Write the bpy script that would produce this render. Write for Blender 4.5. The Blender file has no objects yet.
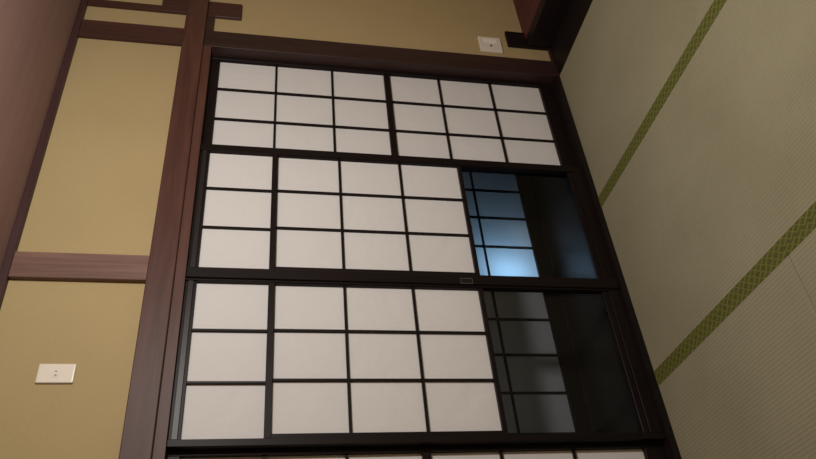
import bpy, bmesh, math, random
from mathutils import Matrix, Vector
random.seed(7)
C = bpy.context.scene.collection
PI = math.pi

# ------------------------------------------------------------------ materials
def new_mat(name):
    m = bpy.data.materials.new(name); m.use_nodes = True
    nt = m.node_tree; nt.nodes.clear()
    out = nt.nodes.new('ShaderNodeOutputMaterial')
    return m, nt, out

def N(nt, kind, **kw):
    n = nt.nodes.new(kind)
    for k, v in kw.items():
        if k in n.inputs: n.inputs[k].default_value = v
        else: setattr(n, k, v)
    return n

def ramp(nt, fac, c0, c1, p0=0.0, p1=1.0):
    r = nt.nodes.new('ShaderNodeValToRGB')
    r.color_ramp.elements[0].color = (*c0, 1); r.color_ramp.elements[0].position = p0
    r.color_ramp.elements[1].color = (*c1, 1); r.color_ramp.elements[1].position = p1
    nt.links.new(fac, r.inputs['Fac'])
    return r.outputs['Color']

def wood(name, c0, c1, axis, rough=0.45, spec=0.5, scale=1.0, coat=0.0):
    """grain stretched along one axis of the timber"""
    m, nt, out = new_mat(name)
    tc = N(nt, 'ShaderNodeTexCoord')
    mp = N(nt, 'ShaderNodeMapping')
    s = [26 * scale] * 3; s['XYZ'.index(axis)] = 1.6 * scale
    mp.inputs['Scale'].default_value = s
    nt.links.new(tc.outputs['Object'], mp.inputs['Vector'])
    n1 = N(nt, 'ShaderNodeTexNoise', Scale=1.0, Detail=6.0, Roughness=0.6, Distortion=1.2)
    nt.links.new(mp.outputs['Vector'], n1.inputs['Vector'])
    mp2 = N(nt, 'ShaderNodeMapping')
    s2 = [5 * scale] * 3; s2['XYZ'.index(axis)] = 0.7 * scale
    mp2.inputs['Scale'].default_value = s2
    nt.links.new(tc.outputs['Object'], mp2.inputs['Vector'])
    n2 = N(nt, 'ShaderNodeTexNoise', Scale=1.0, Detail=3.0)
    nt.links.new(mp2.outputs['Vector'], n2.inputs['Vector'])
    mix = N(nt, 'ShaderNodeMath', operation='MULTIPLY_ADD')
    nt.links.new(n1.outputs['Fac'], mix.inputs[0]); mix.inputs[1].default_value = 0.55
    half = N(nt, 'ShaderNodeMath', operation='MULTIPLY'); half.inputs[1].default_value = 0.45
    nt.links.new(n2.outputs['Fac'], half.inputs[0]); nt.links.new(half.outputs[0], mix.inputs[2])
    col = ramp(nt, mix.outputs[0], c0, c1, 0.34, 0.66)
    b = N(nt, 'ShaderNodeBsdfPrincipled', Roughness=rough)
    b.inputs['Specular IOR Level'].default_value = spec
    b.inputs['Coat Weight'].default_value = coat
    nt.links.new(col, b.inputs['Base Color'])
    bp = N(nt, 'ShaderNodeBump', Strength=0.12, Distance=0.002)
    nt.links.new(n1.outputs['Fac'], bp.inputs['Height']); nt.links.new(bp.outputs['Normal'], b.inputs['Normal'])
    nt.links.new(b.outputs[0], out.inputs['Surface'])
    return m

def plaster(name, c0, c1):
    m, nt, out = new_mat(name)
    tc = N(nt, 'ShaderNodeTexCoord')
    n = N(nt, 'ShaderNodeTexNoise', Scale=260.0, Detail=3.0)
    n2 = N(nt, 'ShaderNodeTexNoise', Scale=2.2, Detail=3.0)
    nt.links.new(tc.outputs['Object'], n.inputs['Vector']); nt.links.new(tc.outputs['Object'], n2.inputs['Vector'])
    a = N(nt, 'ShaderNodeMath', operation='MULTIPLY_ADD'); a.inputs[1].default_value = 0.5
    h = N(nt, 'ShaderNodeMath', operation='MULTIPLY'); h.inputs[1].default_value = 0.5
    nt.links.new(n2.outputs['Fac'], h.inputs[0])
    nt.links.new(n.outputs['Fac'], a.inputs[0]); nt.links.new(h.outputs[0], a.inputs[2])
    col = ramp(nt, a.outputs[0], c0, c1, 0.3, 0.7)
    b = N(nt, 'ShaderNodeBsdfPrincipled', Roughness=0.95)
    b.inputs['Specular IOR Level'].default_value = 0.1
    nt.links.new(col, b.inputs['Base Color'])
    bp = N(nt, 'ShaderNodeBump', Strength=0.25, Distance=0.001)
    nt.links.new(n.outputs['Fac'], bp.inputs['Height']); nt.links.new(bp.outputs['Normal'], b.inputs['Normal'])
    nt.links.new(b.outputs[0], out.inputs['Surface'])
    return m

def plain(name, c, rough=0.4, spec=0.5, metal=0.0):
    m, nt, out = new_mat(name)
    tc = N(nt, 'ShaderNodeTexCoord')
    n = N(nt, 'ShaderNodeTexNoise', Scale=35.0, Detail=2.0)
    nt.links.new(tc.outputs['Object'], n.inputs['Vector'])
    col = ramp(nt, n.outputs['Fac'], [v * 0.93 for v in c], [min(1, v * 1.05) for v in c])
    b = N(nt, 'ShaderNodeBsdfPrincipled', Roughness=rough, Metallic=metal)
    b.inputs['Specular IOR Level'].default_value = spec
    nt.links.new(col, b.inputs['Base Color'])
    nt.links.new(b.outputs[0], out.inputs['Surface'])
    return m

def paper_mat(name, c, trans):
    m, nt, out = new_mat(name)
    tc = N(nt, 'ShaderNodeTexCoord')
    n = N(nt, 'ShaderNodeTexNoise', Scale=5.0, Detail=3.0, Distortion=0.6)
    f = N(nt, 'ShaderNodeTexNoise', Scale=160.0, Detail=4.0, Distortion=2.0)
    nt.links.new(tc.outputs['Object'], n.inputs['Vector']); nt.links.new(tc.outputs['Object'], f.inputs['Vector'])
    col = ramp(nt, f.outputs['Fac'], [v * 0.95 for v in c], c, 0.3, 0.6)
    bp = N(nt, 'ShaderNodeBump', Strength=0.45, Distance=0.02)
    nt.links.new(n.outputs['Fac'], bp.inputs['Height'])
    d = N(nt, 'ShaderNodeBsdfDiffuse'); t = N(nt, 'ShaderNodeBsdfTranslucent')
    for s in (d, t): nt.links.new(col, s.inputs['Color'])
    nt.links.new(bp.outputs['Normal'], d.inputs['Normal'])
    mx = N(nt, 'ShaderNodeMixShader'); mx.inputs[0].default_value = trans
    nt.links.new(d.outputs[0], mx.inputs[1]); nt.links.new(t.outputs[0], mx.inputs[2])
    nt.links.new(mx.outputs[0], out.inputs['Surface'])
    return m

def glass_mat(name):
    m, nt, out = new_mat(name)
    tr = N(nt, 'ShaderNodeBsdfTransparent', Color=(0.86, 0.88, 0.89, 1))
    gl = N(nt, 'ShaderNodeBsdfGlossy', Roughness=0.02)
    fr = N(nt, 'ShaderNodeFresnel', IOR=1.34)
    mx = N(nt, 'ShaderNodeMixShader')
    nt.links.new(fr.outputs[0], mx.inputs[0]); nt.links.new(tr.outputs[0], mx.inputs[1]); nt.links.new(gl.outputs[0], mx.inputs[2])
    nt.links.new(mx.outputs[0], out.inputs['Surface'])
    return m

def tatami_mat(name, c0, c1):
    """rush matting: fine ribs along the mat's length (Y), straw-coloured rushes across it"""
    m, nt, out = new_mat(name)
    tc = N(nt, 'ShaderNodeTexCoord')
    sp = N(nt, 'ShaderNodeSeparateXYZ'); nt.links.new(tc.outputs['Object'], sp.inputs[0])
    ribs = N(nt, 'ShaderNodeMath', operation='MULTIPLY'); ribs.inputs[1].default_value = 2 * PI / 0.0135
    nt.links.new(sp.outputs['X'], ribs.inputs[0])
    sn = N(nt, 'ShaderNodeMath', operation='SINE'); nt.links.new(ribs.outputs[0], sn.inputs[0])
    mp = N(nt, 'ShaderNodeMapping'); mp.inputs['Scale'].default_value = (14, 420, 1)
    nt.links.new(tc.outputs['Object'], mp.inputs['Vector'])
    n = N(nt, 'ShaderNodeTexNoise', Scale=1.0, Detail=3.0); nt.links.new(mp.outputs[0], n.inputs['Vector'])
    big = N(nt, 'ShaderNodeTexNoise', Scale=2.5, Detail=2.0); nt.links.new(tc.outputs['Object'], big.inputs['Vector'])
    a = N(nt, 'ShaderNodeMath', operation='MULTIPLY_ADD'); a.inputs[1].default_value = 0.07
    nt.links.new(sn.outputs[0], a.inputs[0])
    hb = N(nt, 'ShaderNodeMath', operation='MULTIPLY_ADD'); hb.inputs[1].default_value = 0.45
    nt.links.new(n.outputs['Fac'], hb.inputs[0])
    h2 = N(nt, 'ShaderNodeMath', operation='MULTIPLY'); h2.inputs[1].default_value = 0.55
    nt.links.new(big.outputs['Fac'], h2.inputs[0]); nt.links.new(h2.outputs[0], hb.inputs[2])
    nt.links.new(hb.outputs[0], a.inputs[2])
    col = ramp(nt, a.outputs[0], c0, c1, 0.3, 0.7)
    b = N(nt, 'ShaderNodeBsdfPrincipled', Roughness=0.62)
    b.inputs['Specular IOR Level'].default_value = 0.3
    nt.links.new(col, b.inputs['Base Color'])
    bp = N(nt, 'ShaderNodeBump', Strength=0.25, Distance=0.002)
    nt.links.new(sn.outputs[0], bp.inputs['Height']); nt.links.new(bp.outputs['Normal'], b.inputs['Normal'])
    nt.links.new(b.outputs[0], out.inputs['Surface'])
    return m

def heri_mat(name, dark, light):
    """green woven border with a lattice of yellow-green diamonds"""
    m, nt, out = new_mat(name)
    tc = N(nt, 'ShaderNodeTexCoord')
    sp = N(nt, 'ShaderNodeSeparateXYZ'); nt.links.new(tc.outputs['Object'], sp.inputs[0])
    def lines(kx, ky, width):
        x = N(nt, 'ShaderNodeMath', operation='MULTIPLY'); x.inputs[1].default_value = kx
        y = N(nt, 'ShaderNodeMath', operation='MULTIPLY_ADD'); y.inputs[1].default_value = ky
        nt.links.new(sp.outputs['X'], x.inputs[0]); nt.links.new(sp.outputs['Y'], y.inputs[0]); nt.links.new(x.outputs[0], y.inputs[2])
        s = N(nt, 'ShaderNodeMath', operation='SINE'); nt.links.new(y.outputs[0], s.inputs[0])
        g = N(nt, 'ShaderNodeMapRange'); g.inputs['From Min'].default_value = width; g.inputs['From Max'].default_value = 1.0
        nt.links.new(s.outputs[0], g.inputs['Value'])
        return g.outputs[0]
    k = 2 * PI / 0.027
    l1 = lines(k, k * 0.8, 0.50); l2 = lines(-k, k * 0.8, 0.86)
    mx = N(nt, 'ShaderNodeMath', operation='MAXIMUM'); nt.links.new(l1, mx.inputs[0]); nt.links.new(l2, mx.inputs[1])
    nz = N(nt, 'ShaderNodeTexNoise', Scale=700.0, Detail=2.0); nt.links.new(tc.outputs['Object'], nz.inputs['Vector'])
    ad = N(nt, 'ShaderNodeMath', operation='MULTIPLY_ADD'); ad.inputs[1].default_value = 0.45
    nt.links.new(nz.outputs['Fac'], ad.inputs[0])
    ml = N(nt, 'ShaderNodeMath', operation='MULTIPLY'); ml.inputs[1].default_value = 0.6
    nt.links.new(mx.outputs[0], ml.inputs[0]); nt.links.new(ml.outputs[0], ad.inputs[2])
    col = ramp(nt, ad.outputs[0], dark, light, 0.12, 0.85)
    b = N(nt, 'ShaderNodeBsdfPrincipled', Roughness=0.8)
    b.inputs['Specular IOR Level'].default_value = 0.15
    nt.links.new(col, b.inputs['Base Color']); nt.links.new(b.outputs[0], out.inputs['Surface'])
    return m

M = dict(
    beamX=wood('stained_cedar_beam', (0.042, 0.0165, 0.0125), (0.098, 0.040, 0.029), 'X', 0.5, 0.3),
    beamZ=wood('stained_cedar_post', (0.040, 0.017, 0.013), (0.085, 0.036, 0.027), 'Z', 0.55, 0.2),
    strutZ=wood('weathered_cedar_strut', (0.085, 0.042, 0.032), (0.230, 0.130, 0.100), 'Z', 0.55, 0.35),
    beamY=wood('dark_polished_sill', (0.006, 0.004, 0.004), (0.012, 0.007, 0.007), 'Y', 0.5, 0.2),
    postZ=wood('dark_cedar_post', (0.020, 0.010, 0.009), (0.042, 0.019, 0.016), 'Z', 0.5, 0.4),
    redY=wood('red_alcove_board', (0.060, 0.016, 0.017), (0.095, 0.026, 0.027), 'Y', 0.5, 0.25),
    sillX=wood('dark_track_wood', (0.006, 0.0045, 0.0045), (0.012, 0.008, 0.008), 'X', 0.5, 0.2),
    ceil=wood('brown_ceiling_board', (0.205, 0.118, 0.100), (0.255, 0.155, 0.133), 'X', 0.7, 0.3, 0.6),
    corniceX=wood('dark_cornice_wood', (0.032, 0.013, 0.014), (0.060, 0.025, 0.025), 'X', 0.5, 0.4),
    lacqZ=wood('black_brown_lacquer_upright', (0.0065, 0.004, 0.004), (0.012, 0.0075, 0.0075), 'Z', 0.45, 0.14),
    lacqX=wood('black_brown_lacquer_rail', (0.0065, 0.004, 0.004), (0.012, 0.0075, 0.0075), 'X', 0.45, 0.14),
    lacqTop=wood('highlit_lacquer_top_rail', (0.010, 0.008, 0.008), (0.018, 0.014, 0.014), 'X', 0.42, 0.32),  # lighter, glossier copy of the rail lacquer, imitating a reflected highlight
    plaster=plaster('beige_sand_plaster', (0.355, 0.272, 0.140), (0.415, 0.320, 0.168)),
    paper=paper_mat('white_shoji_paper', (0.795, 0.784, 0.778), 0.22),
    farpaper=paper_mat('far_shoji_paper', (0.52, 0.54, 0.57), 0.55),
    glass=glass_mat('clear_glass'),
    tatami=tatami_mat('woven_rush', (0.214, 0.199, 0.126), (0.279, 0.262, 0.173)),
    heri=heri_mat('green_border_cloth', (0.068, 0.071, 0.016), (0.155, 0.160, 0.040)),
    plate=plain('ivory_plastic', (0.72, 0.66, 0.57), 0.22, 0.5),
    plate_hi=plain('pale_plastic_insert', (0.85, 0.81, 0.72), 0.3, 0.5),
    dark=plain('dark_slot', (0.01, 0.009, 0.008), 0.6, 0.2),
    bronze=plain('dull_bronze', (0.16, 0.13, 0.11), 0.35, 0.5, 0.7),
    brass=plain('brass_jack', (0.30, 0.22, 0.10), 0.35, 0.5, 0.9),
    hall=wood('dark_corridor_floorboards', (0.010, 0.008, 0.007), (0.016, 0.012, 0.010), 'X', 0.34, 0.5),
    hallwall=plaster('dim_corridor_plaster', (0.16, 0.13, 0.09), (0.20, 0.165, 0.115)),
)

# ------------------------------------------------------------------ geometry helpers
ORG = {}
def add_box(bm, x0, x1, y0, y1, z0, z1, bev=0.0, seg=1):
    t = bmesh.new()
    bmesh.ops.create_cube(t, size=1.0)
    bmesh.ops.scale(t, vec=(x1 - x0, y1 - y0, z1 - z0), verts=t.verts)
    bmesh.ops.translate(t, vec=((x0 + x1) / 2, (y0 + y1) / 2, (z0 + z1) / 2), verts=t.verts)
    if bev: bmesh.ops.bevel(t, geom=t.edges[:], offset=bev, segments=seg, affect='EDGES', profile=0.6)
    me = bpy.data.meshes.new('tmp'); t.to_mesh(me); t.free(); bm.from_mesh(me); bpy.data.meshes.remove(me)

def add_cyl(bm, c, r, depth, seg=20):
    """short cylinder whose axis is Y (stands out of a wall)"""
    mat = Matrix.Translation(c) @ Matrix.Rotation(PI / 2, 4, 'X')
    bmesh.ops.create_cone(bm, cap_ends=True, segments=seg, radius1=r, radius2=r, depth=depth, matrix=mat)

def link_mesh(name, bm, mat, origin, parent=None):
    po = ORG[parent] if parent else Vector((0, 0, 0))
    bmesh.ops.translate(bm, vec=-origin, verts=bm.verts)
    bmesh.ops.recalc_face_normals(bm, faces=bm.faces)
    me = bpy.data.meshes.new(name); bm.to_mesh(me); bm.free()
    me.materials.append(mat)
    o = bpy.data.objects.new(name, me); C.objects.link(o)
    if parent: o.parent = parent
    o.location = origin - po
    ORG[o] = origin
    return o

def boxes(name, bl, mat, parent=None, bev=0.0, seg=1):
    """bl: list of (x0,x1,y0,y1,z0,z1) in room coordinates -> ONE mesh object"""
    bm = bmesh.new()
    for b in bl: add_box(bm, *b, bev, seg)
    lo = [min(b[i] for b in bl) for i in (0, 2, 4)]; hi = [max(b[i] for b in bl) for i in (1, 3, 5)]
    org = Vector(((lo[0] + hi[0]) / 2, (lo[1] + hi[1]) / 2, lo[2]))
    return link_mesh(name, bm, mat, org, parent)

def sheet(name, x0, x1, y, z0, z1, mat, parent):
    """paper or pane: a single flat sheet facing the room"""
    bm = bmesh.new()
    v = [bm.verts.new(p) for p in ((x0, y, z0), (x1, y, z0), (x1, y, z1), (x0, y, z1))]
    bm.faces.new(v)
    return link_mesh(name, bm, mat, Vector(((x0 + x1) / 2, y, z0)), parent)

def thing(name, label, cat, loc, group=None):
    o = bpy.data.objects.new(name, None); o.empty_display_size = 0.1; C.objects.link(o)
    o.location = loc; ORG[o] = Vector(loc)
    o['label'] = label; o['category'] = cat
    if group: o['group'] = group
    return o

def struct(name, bl, mat, label, cat, bev=0.0):
    o = boxes(name, bl, mat, None, bev)
    o['kind'] = 'structure'; o['label'] = label; o['category'] = cat
    return o

# ------------------------------------------------------------------ the room shell
XL, XR, XA = -0.70, 2.988, 4.05       # left wall, edge of the matting, back of the alcove
YB = -3.70                            # wall behind
ZC = 2.465                            # ceiling
OP0, OP1 = 0.31, 2.985                # opening of the sliding screens
WP = 0.02                             # plaster face

struct('wall_front', [(XL, XA, WP, 0.10, 1.858, ZC), (OP1 + 0.12, XA, WP, 0.10, -0.055, 1.858), (XL, OP0 - 0.12, WP, 0.10, -0.055, 1.858)],
       M['plaster'], 'beige plaster wall above and to the right of the paper screens', 'wall')
struct('wall_left', [(XL - 0.1, XL, YB, 0.10, -0.055, ZC)], M['plaster'], 'beige plaster wall on the left side of the room', 'wall')
struct('wall_back', [(XL, XA, YB - 0.1, YB, -0.055, ZC)], M['plaster'], 'beige plaster wall at the back of the room', 'wall')
struct('wall_right', [(XA, XA + 0.1, YB, 0.10, -0.055, ZC), (3.215, XA, YB, -1.95, -0.055, ZC)], M['plaster'], 'beige plaster back wall of the alcove', 'wall')
struct('ceiling', [(XL - 0.1, XA + 0.1, YB - 0.1, 0.10, ZC, ZC + 0.05)], M['ceil'], 'plain brown board ceiling', 'ceiling')
struct('floor', [(XL, 3.215, YB, 0.0, -0.12, -0.056), (XL, 0.290, YB, 0.0, -0.056, -0.001), (0.290, 2.988, YB, -2.72, -0.056, -0.001), (1.199, 2.988, -2.72, -1.815, -0.056, -0.001)],
       M['tatami'], 'straw coloured floor of the room', 'floor')

# timber of the front wall
struct('trim_1', [(0.0, 3.56, -0.02, WP, 1.858, 1.957)], M['beamX'], 'long reddish brown beam running over the paper screens', 'beam', 0.003)
struct('trim_2', [(OP0, OP1, 0.0, 0.105, 1.836, 1.8575), (OP0, OP1, 0.0, 0.017, 1.820, 1.836), (OP0, OP1, 0.0508, 0.0542, 1.820, 1.836), (OP0, OP1, 0.088, 0.105, 1.820, 1.836)],
       M['beamX'], 'grooved brown head track just under the long beam', 'head track')
struct('trim_3', [(OP1, OP1 + 0.12, 0.0, 0.105, 0.0, 1.8575)], M['postZ'], 'dark corner post right of the paper screens', 'post', 0.001)
struct('trim_4', [(OP1, OP1 + 0.12, 0.0, WP, 1.9575, 2.434)], M['beamZ'], 'brown post above the beam in line with the corner post', 'post', 0.001)
struct('trim_5', [(1.600, 1.713, -0.004, WP, 1.9575, 2.434)], M['strutZ'], 'grained brown strut dividing the plaster above the beam', 'strut', 0.002)
struct('trim_6', [(XL, XA, -0.006, WP, 2.4345, ZC)], M['corniceX'], 'dark cornice strip where plaster meets ceiling', 'cornice', 0.002)
struct('trim_7', [(OP0 - 0.12, OP0, 0.0, 0.105, 0.0, 1.8575)], M['postZ'], 'dark post left of the paper screens', 'post', 0.002)
struct('trim_8', [(OP1 + 0.12, 3.228, 0.0, WP, 1.820, 1.8575)], M['postZ'], 'short dark batten under the beam between the two posts', 'batten')
# corner post of the alcove: only its head and its foot show, plaster covers the rest
struct('trim_9', [(3.228, 3.350, 0.002, WP, 1.688, 1.8575)], M['beamZ'], 'rounded stub of brown post hanging below the beam', 'post', 0.004)
struct('trim_10', [(3.234, 3.354, 0.002, WP, 1.9575, 2.085)], M['beamZ'], 'stub of brown post rising above the beam near the alcove', 'post', 0.002)
struct('trim_11', [(3.235, 3.282, 0.008, WP, 2.085, 2.434)], M['beamZ'], 'thin brown strip from post stub up to the ceiling', 'strip')
struct('trim_12', [(3.217, 3.340, 0.002, WP, 0.0, 0.246)], M['beamY'], 'short black post foot at the end of the alcove step', 'post', 0.002)
struct('trim_13', [(OP1 + 0.12, 3.217, 0.004, WP, 0.0, 0.012)], M['postZ'], 'low reddish skirting at the foot of the plaster', 'skirting')
struct('trim_14', [(OP0, OP1, 0.0, 0.105, -0.055, 0.025)], M['sillX'], 'black wooden floor track under the paper screens', 'floor track')
struct('trim_15', [(2.9885, 3.214, -1.95, -0.0005, -0.055, 0.0)], M['beamY'], 'black floor board between the matting and the alcove step', 'floor board')
struct('trim_16', [(3.214, 3.280, -1.95, -0.008, -0.055, 0.135)], M['beamY'], 'black front beam of the raised alcove', 'alcove beam', 0.002)
struct('floor_alcove', [(3.2805, XA, -1.95, WP - 0.001, -0.055, 0.134)], M['redY'], 'reddish brown raised floor board of the alcove', 'alcove floor')

# ------------------------------------------------------------------ tatami mats
def mat_thing(x0, x1, y0, y1, label, left, right):
    t = thing('tatami_mat', label, 'tatami mat', ((x0 + x1) / 2, (y0 + y1) / 2, -0.055), 'tatami mats on the floor')
    boxes('rush_mat', [(x0, x1, y0, y1, -0.055, 0.0)], M['tatami'], t, 0.0012)
    w = 0.0305
    if left: boxes('cloth_border', [(x0 - 0.0002, x0 + w, y0 - 0.0002, y1 + 0.0002, -0.054, 0.0009)], M['heri'], t)['label'] = 'green diamond patterned cloth border'
    if right: boxes('cloth_border', [(x1 - w, x1 + 0.0002, y0 - 0.0002, y1 + 0.0002, -0.054, 0.0009)], M['heri'], t)['label'] = 'green diamond patterned cloth border'
    return t
mat_thing(2.1005, 2.9875, -1.814, -0.0005, 'tatami mat at the screens along the black edge of the alcove', True, False)
mat_thing(1.1995, 2.0995, -1.814, -0.0005, 'full tatami mat lying between the two green border strips', True, True)
mat_thing(0.2905, 1.1985, -0.8765, -0.0005, 'half tatami mat under the leftmost screen, ending at a thin seam', True, True)
mat_thing(0.2905, 1.1985, -2.7190, -0.8785, 'tatami mat beyond the thin seam, farthest from the screens', True, True)

# ------------------------------------------------------------------ sliding paper screens
def lattice(root, par, x0, x1, xs, zs, y0, y1, z0, z1, vm, hm):
    for x in xs: boxes('lattice_bar', [(x - 0.004, x + 0.004, y0, y1, z0, z1)], vm, par)
    for z in zs: boxes('lattice_bar', [(x0, x1, y0 + 0.0006, y1, z - 0.0048, z + 0.0048)], hm, par)

def full_screen(x0, x1, a, b, yf, label):
    """plain screen: two fields of three by three papers over a thick middle rail; a..b is the clear opening"""
    yb = yf + 0.030; yp = yf + 0.0215
    t = thing('shoji_screen', label, 'sliding screen', ((x0 + x1) / 2, yf + 0.015, 0.0255), 'paper screens along the wall')
    boxes('stile', [(x0, a, yf, yb, 0.0255, 1.834)], M['lacqZ'], t, 0.0012)
    boxes('stile', [(b, x1, yf, yb, 0.0255, 1.834)], M['lacqZ'], t, 0.0012)
    boxes('top_rail', [(a, b, yf + 0.002, yb, 1.778, 1.834)], M['lacqX'], t, 0.0012)
    boxes('middle_rail', [(a, b, yf + 0.004, yb, 0.925, 0.955)], M['lacqX'], t, 0.0012)
    boxes('bottom_rail', [(a, b, yf + 0.002, yb, 0.0255, 0.101)], M['lacqX'], t, 0.0012)
    w = (b - a) / 3
    for z0, z1, zs in ((0.955, 1.778, (1.223, 1.502)), (0.101, 0.925, (0.382, 0.663))):
        lattice(t, t, a, b, (a + w, a + 2 * w), zs, yf + 0.009, yf + 0.021, z0, z1, M['lacqZ'], M['lacqX'])
        sheet('paper', a, b, yp, z0, z1, M['paper'], t)
    return t

def snow_screen(x0, x1, a, b, yf, label, cover):
    """snow-viewing screen: fixed top row of papers, sliding inner sash, clear glass below"""
    yb = yf + 0.030; yp = yf + 0.0215
    t = thing('snow_viewing_screen', label, 'sliding screen', ((x0 + x1) / 2, yf + 0.015, 0.0255), 'paper screens along the wall')
    boxes('stile', [(x0, a, yf, yb, 0.0255, 1.834)], M['lacqZ'], t, 0.0012)
    boxes('stile', [(b, x1, yf, yb, 0.0255, 1.834)], M['lacqZ'], t, 0.0012)
    boxes('top_rail', [(a, b, yf + 0.002, yb, 1.789, 1.809)], M['lacqTop'], t, 0.0012)
    boxes('shadow_gap_tongue', [(a, b, yf + 0.008, yb, 1.809, 1.834)], M['lacqX'], t)  # tongue into the groove, kept dark to stand in for the head track's shadow
    boxes('inner_rail', [(a, b, yf + 0.006, yb, 1.779, 1.789)], M['lacqX'], t, 0.0008)
    boxes('middle_rail', [(a, b, yf + 0.001, yb, 1.484, 1.508)], M['lacqX'], t, 0.0012)
    boxes('bottom_rail', [(a, b, yf + 0.001, yb, 0.0255, 0.078)], M['lacqX'], t, 0.0015)
    boxes('glazing_bead', [(a, b, yf + 0.006, yf + 0.024, 0.078, 0.104)], M['lacqX'], t, 0.002)
    w = (b - a) / 3
    lattice(t, t, a, b, (a + w, a + 2 * w), (), yf + 0.009, yf + 0.021, 1.508, 1.779, M['lacqZ'], M['lacqX'])
    sheet('paper', a, b, yp, 1.508, 1.779, M['paper'], t)
    g = sheet('glass_pane', a, b, yf + 0.0262, 0.104, 1.484, M['glass'], t)
    g['label'] = 'clear glass lower pane'
    # inner sash, pushed up
    sa, sb = a + 0.017, b - 0.003
    s = boxes('inner_sash', [(a + 0.0005, sa, yf + 0.005, yf + 0.0225, 0.638, 1.4838), (sb, b - 0.0005, yf + 0.006, yf + 0.0225, 0.638, 1.4838),
                             (sa, sb, yf + 0.005, yf + 0.0225, 0.638, 0.655)], M['lacqZ'], t)
    sw = (sb - sa) / 3
    lattice(t, s, sa, sb, (sa + sw, sa + 2 * sw), (0.932, 1.210), yf + 0.009, yf + 0.021, 0.655, 1.4838, M['lacqZ'], M['lacqX'])
    sheet('paper', sa, sb, yp, 0.655, 1.4838, M['paper'], s)
    if cover:
        boxes('meeting_strip', [(x0, a - 0.003, yf - 0.008, yf, 0.0265, 1.8185)], M['lacqZ'], t, 0.002)
        cx, z0, z1, y = 1.646, 0.680, 0.733, yf - 0.008
        bm = bmesh.new()
        for bx in ((cx - 0.014, cx - 0.0105, y - 0.0012, y, z0, z1), (cx + 0.0105, cx + 0.014, y - 0.0012, y, z0, z1),
                   (cx - 0.0105, cx + 0.0105, y - 0.0012, y, z0, z0 + 0.002), (cx - 0.0105, cx + 0.0105, y - 0.0012, y, z1 - 0.002, z1)):
            add_box(bm, *bx)
        fp = link_mesh('finger_pull', bm, M['bronze'], Vector((cx, y, z0)), t)
        fp['label'] = 'small bronze rimmed finger pull'
        boxes('recess', [(cx - 0.0105, cx + 0.0105, y - 0.0004, y, z0 + 0.002, z1 - 0.002)], M['dark'], fp)
    return t

full_screen(2.322, 2.9845, 2.350, 2.961, 0.055, 'all-paper sliding screen farthest right, against the dark corner post')
snow_screen(1.6305, 2.3430, 1.681, 2.306, 0.020, 'paper screen whose glass bottom shows bright blue lit paper behind', True)
snow_screen(0.964, 1.6295, 0.989, 1.621, 0.020, 'paper screen whose glass bottom shows only dim grey paper behind', False)
full_screen(0.311, 0.978, 0.335, 0.946, 0.055, 'all-paper sliding screen farthest left, cut off by the photo edge')

# ------------------------------------------------------------------ wall plates
def outlet(cx, z0, z1, hw, label):
    t = thing('wall_outlet', label, 'wall outlet', (cx, WP, (z0 + z1) / 2))
    boxes('cover_plate', [(cx - hw, cx + hw, WP - 0.009, WP, z0, z1)], M['plate'], t, 0.0055, 3)
    zc = (z0 + z1) / 2
    s = boxes('socket', [(cx - 0.0155, cx + 0.0125, WP - 0.0102, WP - 0.009, zc - 0.010, zc + 0.010)], M['plate'], t, 0.0006)
    boxes('slot', [(cx - 0.0095, cx - 0.0065, WP - 0.0105, WP - 0.0101, zc - 0.004, zc + 0.004)], M['dark'], s)
    boxes('slot', [(cx + 0.0045, cx + 0.0072, WP - 0.0105, WP - 0.0101, zc - 0.0035, zc + 0.0035)], M['dark'], s)
    return t
outlet(1.2245, 2.145, 2.264, 0.036, 'ivory power outlet plate high on the plaster above the beam')

t = thing('wall_jack_plate', 'square ivory jack plate low on the plaster beside the alcove', 'wall plate', (3.219, WP, 0.346))
boxes('cover_plate', [(3.158, 3.280, WP - 0.010, WP, 0.284, 0.412)], M['plate'], t, 0.003, 3)
boxes('blank_insert', [(3.229, 3.262, WP - 0.0115, WP - 0.010, 0.310, 0.386)], M['plate_hi'], t, 0.0006)['label'] = 'paler blank insert'
bm = bmesh.new(); add_cyl(bm, Vector((3.203, WP - 0.012, 0.348)), 0.0055, 0.006)
j = link_mesh('aerial_jack', bm, M['brass'], Vector((3.203, WP - 0.012, 0.348)), t)
bm = bmesh.new(); add_cyl(bm, Vector((3.203, WP - 0.0152, 0.348)), 0.0032, 0.0006)
link_mesh('jack_hole', bm, M['dark'], Vector((3.203, WP - 0.0152, 0.348)), j)

# ------------------------------------------------------------------ corridor behind the glass and its own screens
FY = 0.615
struct('floor_corridor', [(XL, XA, 0.1055, 1.55, -0.10, 0.0)], M['hall'], 'dark polished corridor floor seen through the glass', 'floor')
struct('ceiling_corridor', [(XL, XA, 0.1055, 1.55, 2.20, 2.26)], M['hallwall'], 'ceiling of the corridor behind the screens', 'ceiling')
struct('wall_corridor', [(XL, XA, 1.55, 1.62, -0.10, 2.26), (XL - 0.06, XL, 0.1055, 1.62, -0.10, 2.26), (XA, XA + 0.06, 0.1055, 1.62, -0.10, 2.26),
                         (XL, XA, FY - 0.01, FY + 0.09, 1.86, 2.20), (2.050, 2.066, FY + 0.078, 1.55, 0.0, 1.86)], M['hallwall'], 'dim wall behind the far screens, with an added partition blocking the blue light', 'wall')  # last box: unseen partition added to keep blue light off the left screen
struct('trim_17', [(XL, XA, FY - 0.01, FY + 0.09, 0.0, 0.016)], M['sillX'], 'dark track under the far corridor screens', 'floor track')

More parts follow.
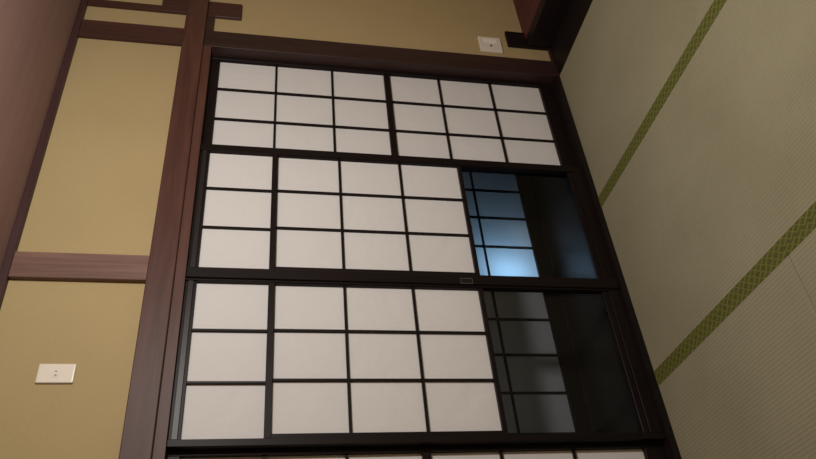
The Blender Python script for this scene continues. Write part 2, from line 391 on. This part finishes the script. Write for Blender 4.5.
def far_screen(x0, x1, a, b, yf, label):
    yb = yf + 0.030
    t = thing('corridor_screen', label, 'sliding screen', ((x0 + x1) / 2, yf + 0.015, 0.0165), 'far screens across the corridor')
    boxes('stile', [(x0, a, yf, yb, 0.0165, 1.858)], M['lacqZ'], t, 0.0012)
    boxes('stile', [(b, x1, yf, yb, 0.0165, 1.858)], M['lacqZ'], t, 0.0012)
    boxes('top_rail', [(a, b, yf + 0.002, yb, 1.80, 1.858)], M['lacqX'], t, 0.0012)
    boxes('bottom_rail', [(a, b, yf + 0.002, yb, 0.0165, 0.088)], M['lacqX'], t, 0.0012)
    n = 4; w = (b - a) / n
    lattice(t, t, a, b, [a + w * i for i in range(1, n)], [0.364 + 0.28 * i for i in range(5)], yf + 0.006, yf + 0.020, 0.088, 1.80, M['lacqZ'], M['lacqX'])
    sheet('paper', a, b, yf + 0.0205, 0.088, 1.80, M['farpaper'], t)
    return t
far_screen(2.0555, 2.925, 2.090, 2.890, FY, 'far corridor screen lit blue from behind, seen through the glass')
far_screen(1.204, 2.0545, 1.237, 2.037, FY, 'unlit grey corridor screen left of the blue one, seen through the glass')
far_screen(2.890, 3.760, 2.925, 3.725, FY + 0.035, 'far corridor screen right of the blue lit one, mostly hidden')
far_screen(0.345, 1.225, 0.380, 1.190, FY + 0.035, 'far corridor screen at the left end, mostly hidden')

# ------------------------------------------------------------------ lights
def lamp(name, loc, energy, color, radius):
    l = bpy.data.lights.new(name, 'POINT'); l.energy = energy; l.color = color; l.shadow_soft_size = radius
    o = bpy.data.objects.new(name, l); C.objects.link(o); o.location = loc
    return o
lamp('room_pendant_light', (1.82, -1.80, 1.96), 108, (1.0, 0.952, 0.90), 0.13)
lamp('blue_evening_light', (2.12, 0.815, 0.25), 4.6, (0.38, 0.68, 1.0), 0.04)
lamp('dim_cool_fill', (1.45, 1.20, 0.55), 0.45, (0.75, 0.88, 1.0), 0.1)  # added fill that lifts the grey corridor screen, not a known source

w = bpy.data.worlds.new('world'); w.use_nodes = True
w.node_tree.nodes['Background'].inputs[0].default_value = (0.02, 0.025, 0.04, 1)
bpy.context.scene.world = w

# ------------------------------------------------------------------ camera (the phone was held sideways)
cam = bpy.data.cameras.new('camera'); co = bpy.data.objects.new('camera', cam); C.objects.link(co)
R = Matrix(((-0.08796807, -0.17919578, -0.97987269), (0.79196429, -0.60923490, 0.04031620), (-0.60419714, -0.77247764, 0.19550987)))
R = R.transposed()                     # camera axes expressed in the room
co.matrix_world = Matrix.Translation((0.0, -2.42, 1.5452)) @ R.to_4x4()
cam.sensor_fit = 'HORIZONTAL'; cam.sensor_width = 36.0; cam.lens = 736.86 / 816 * 36.0
cam.clip_start = 0.02
sc = bpy.context.scene
sc.camera = co
sc.view_settings.view_transform = 'Standard'; sc.view_settings.look = 'None'
sc.view_settings.gamma = 1.0; sc.view_settings.use_curve_mapping = False
sc.view_settings.exposure = 0.0
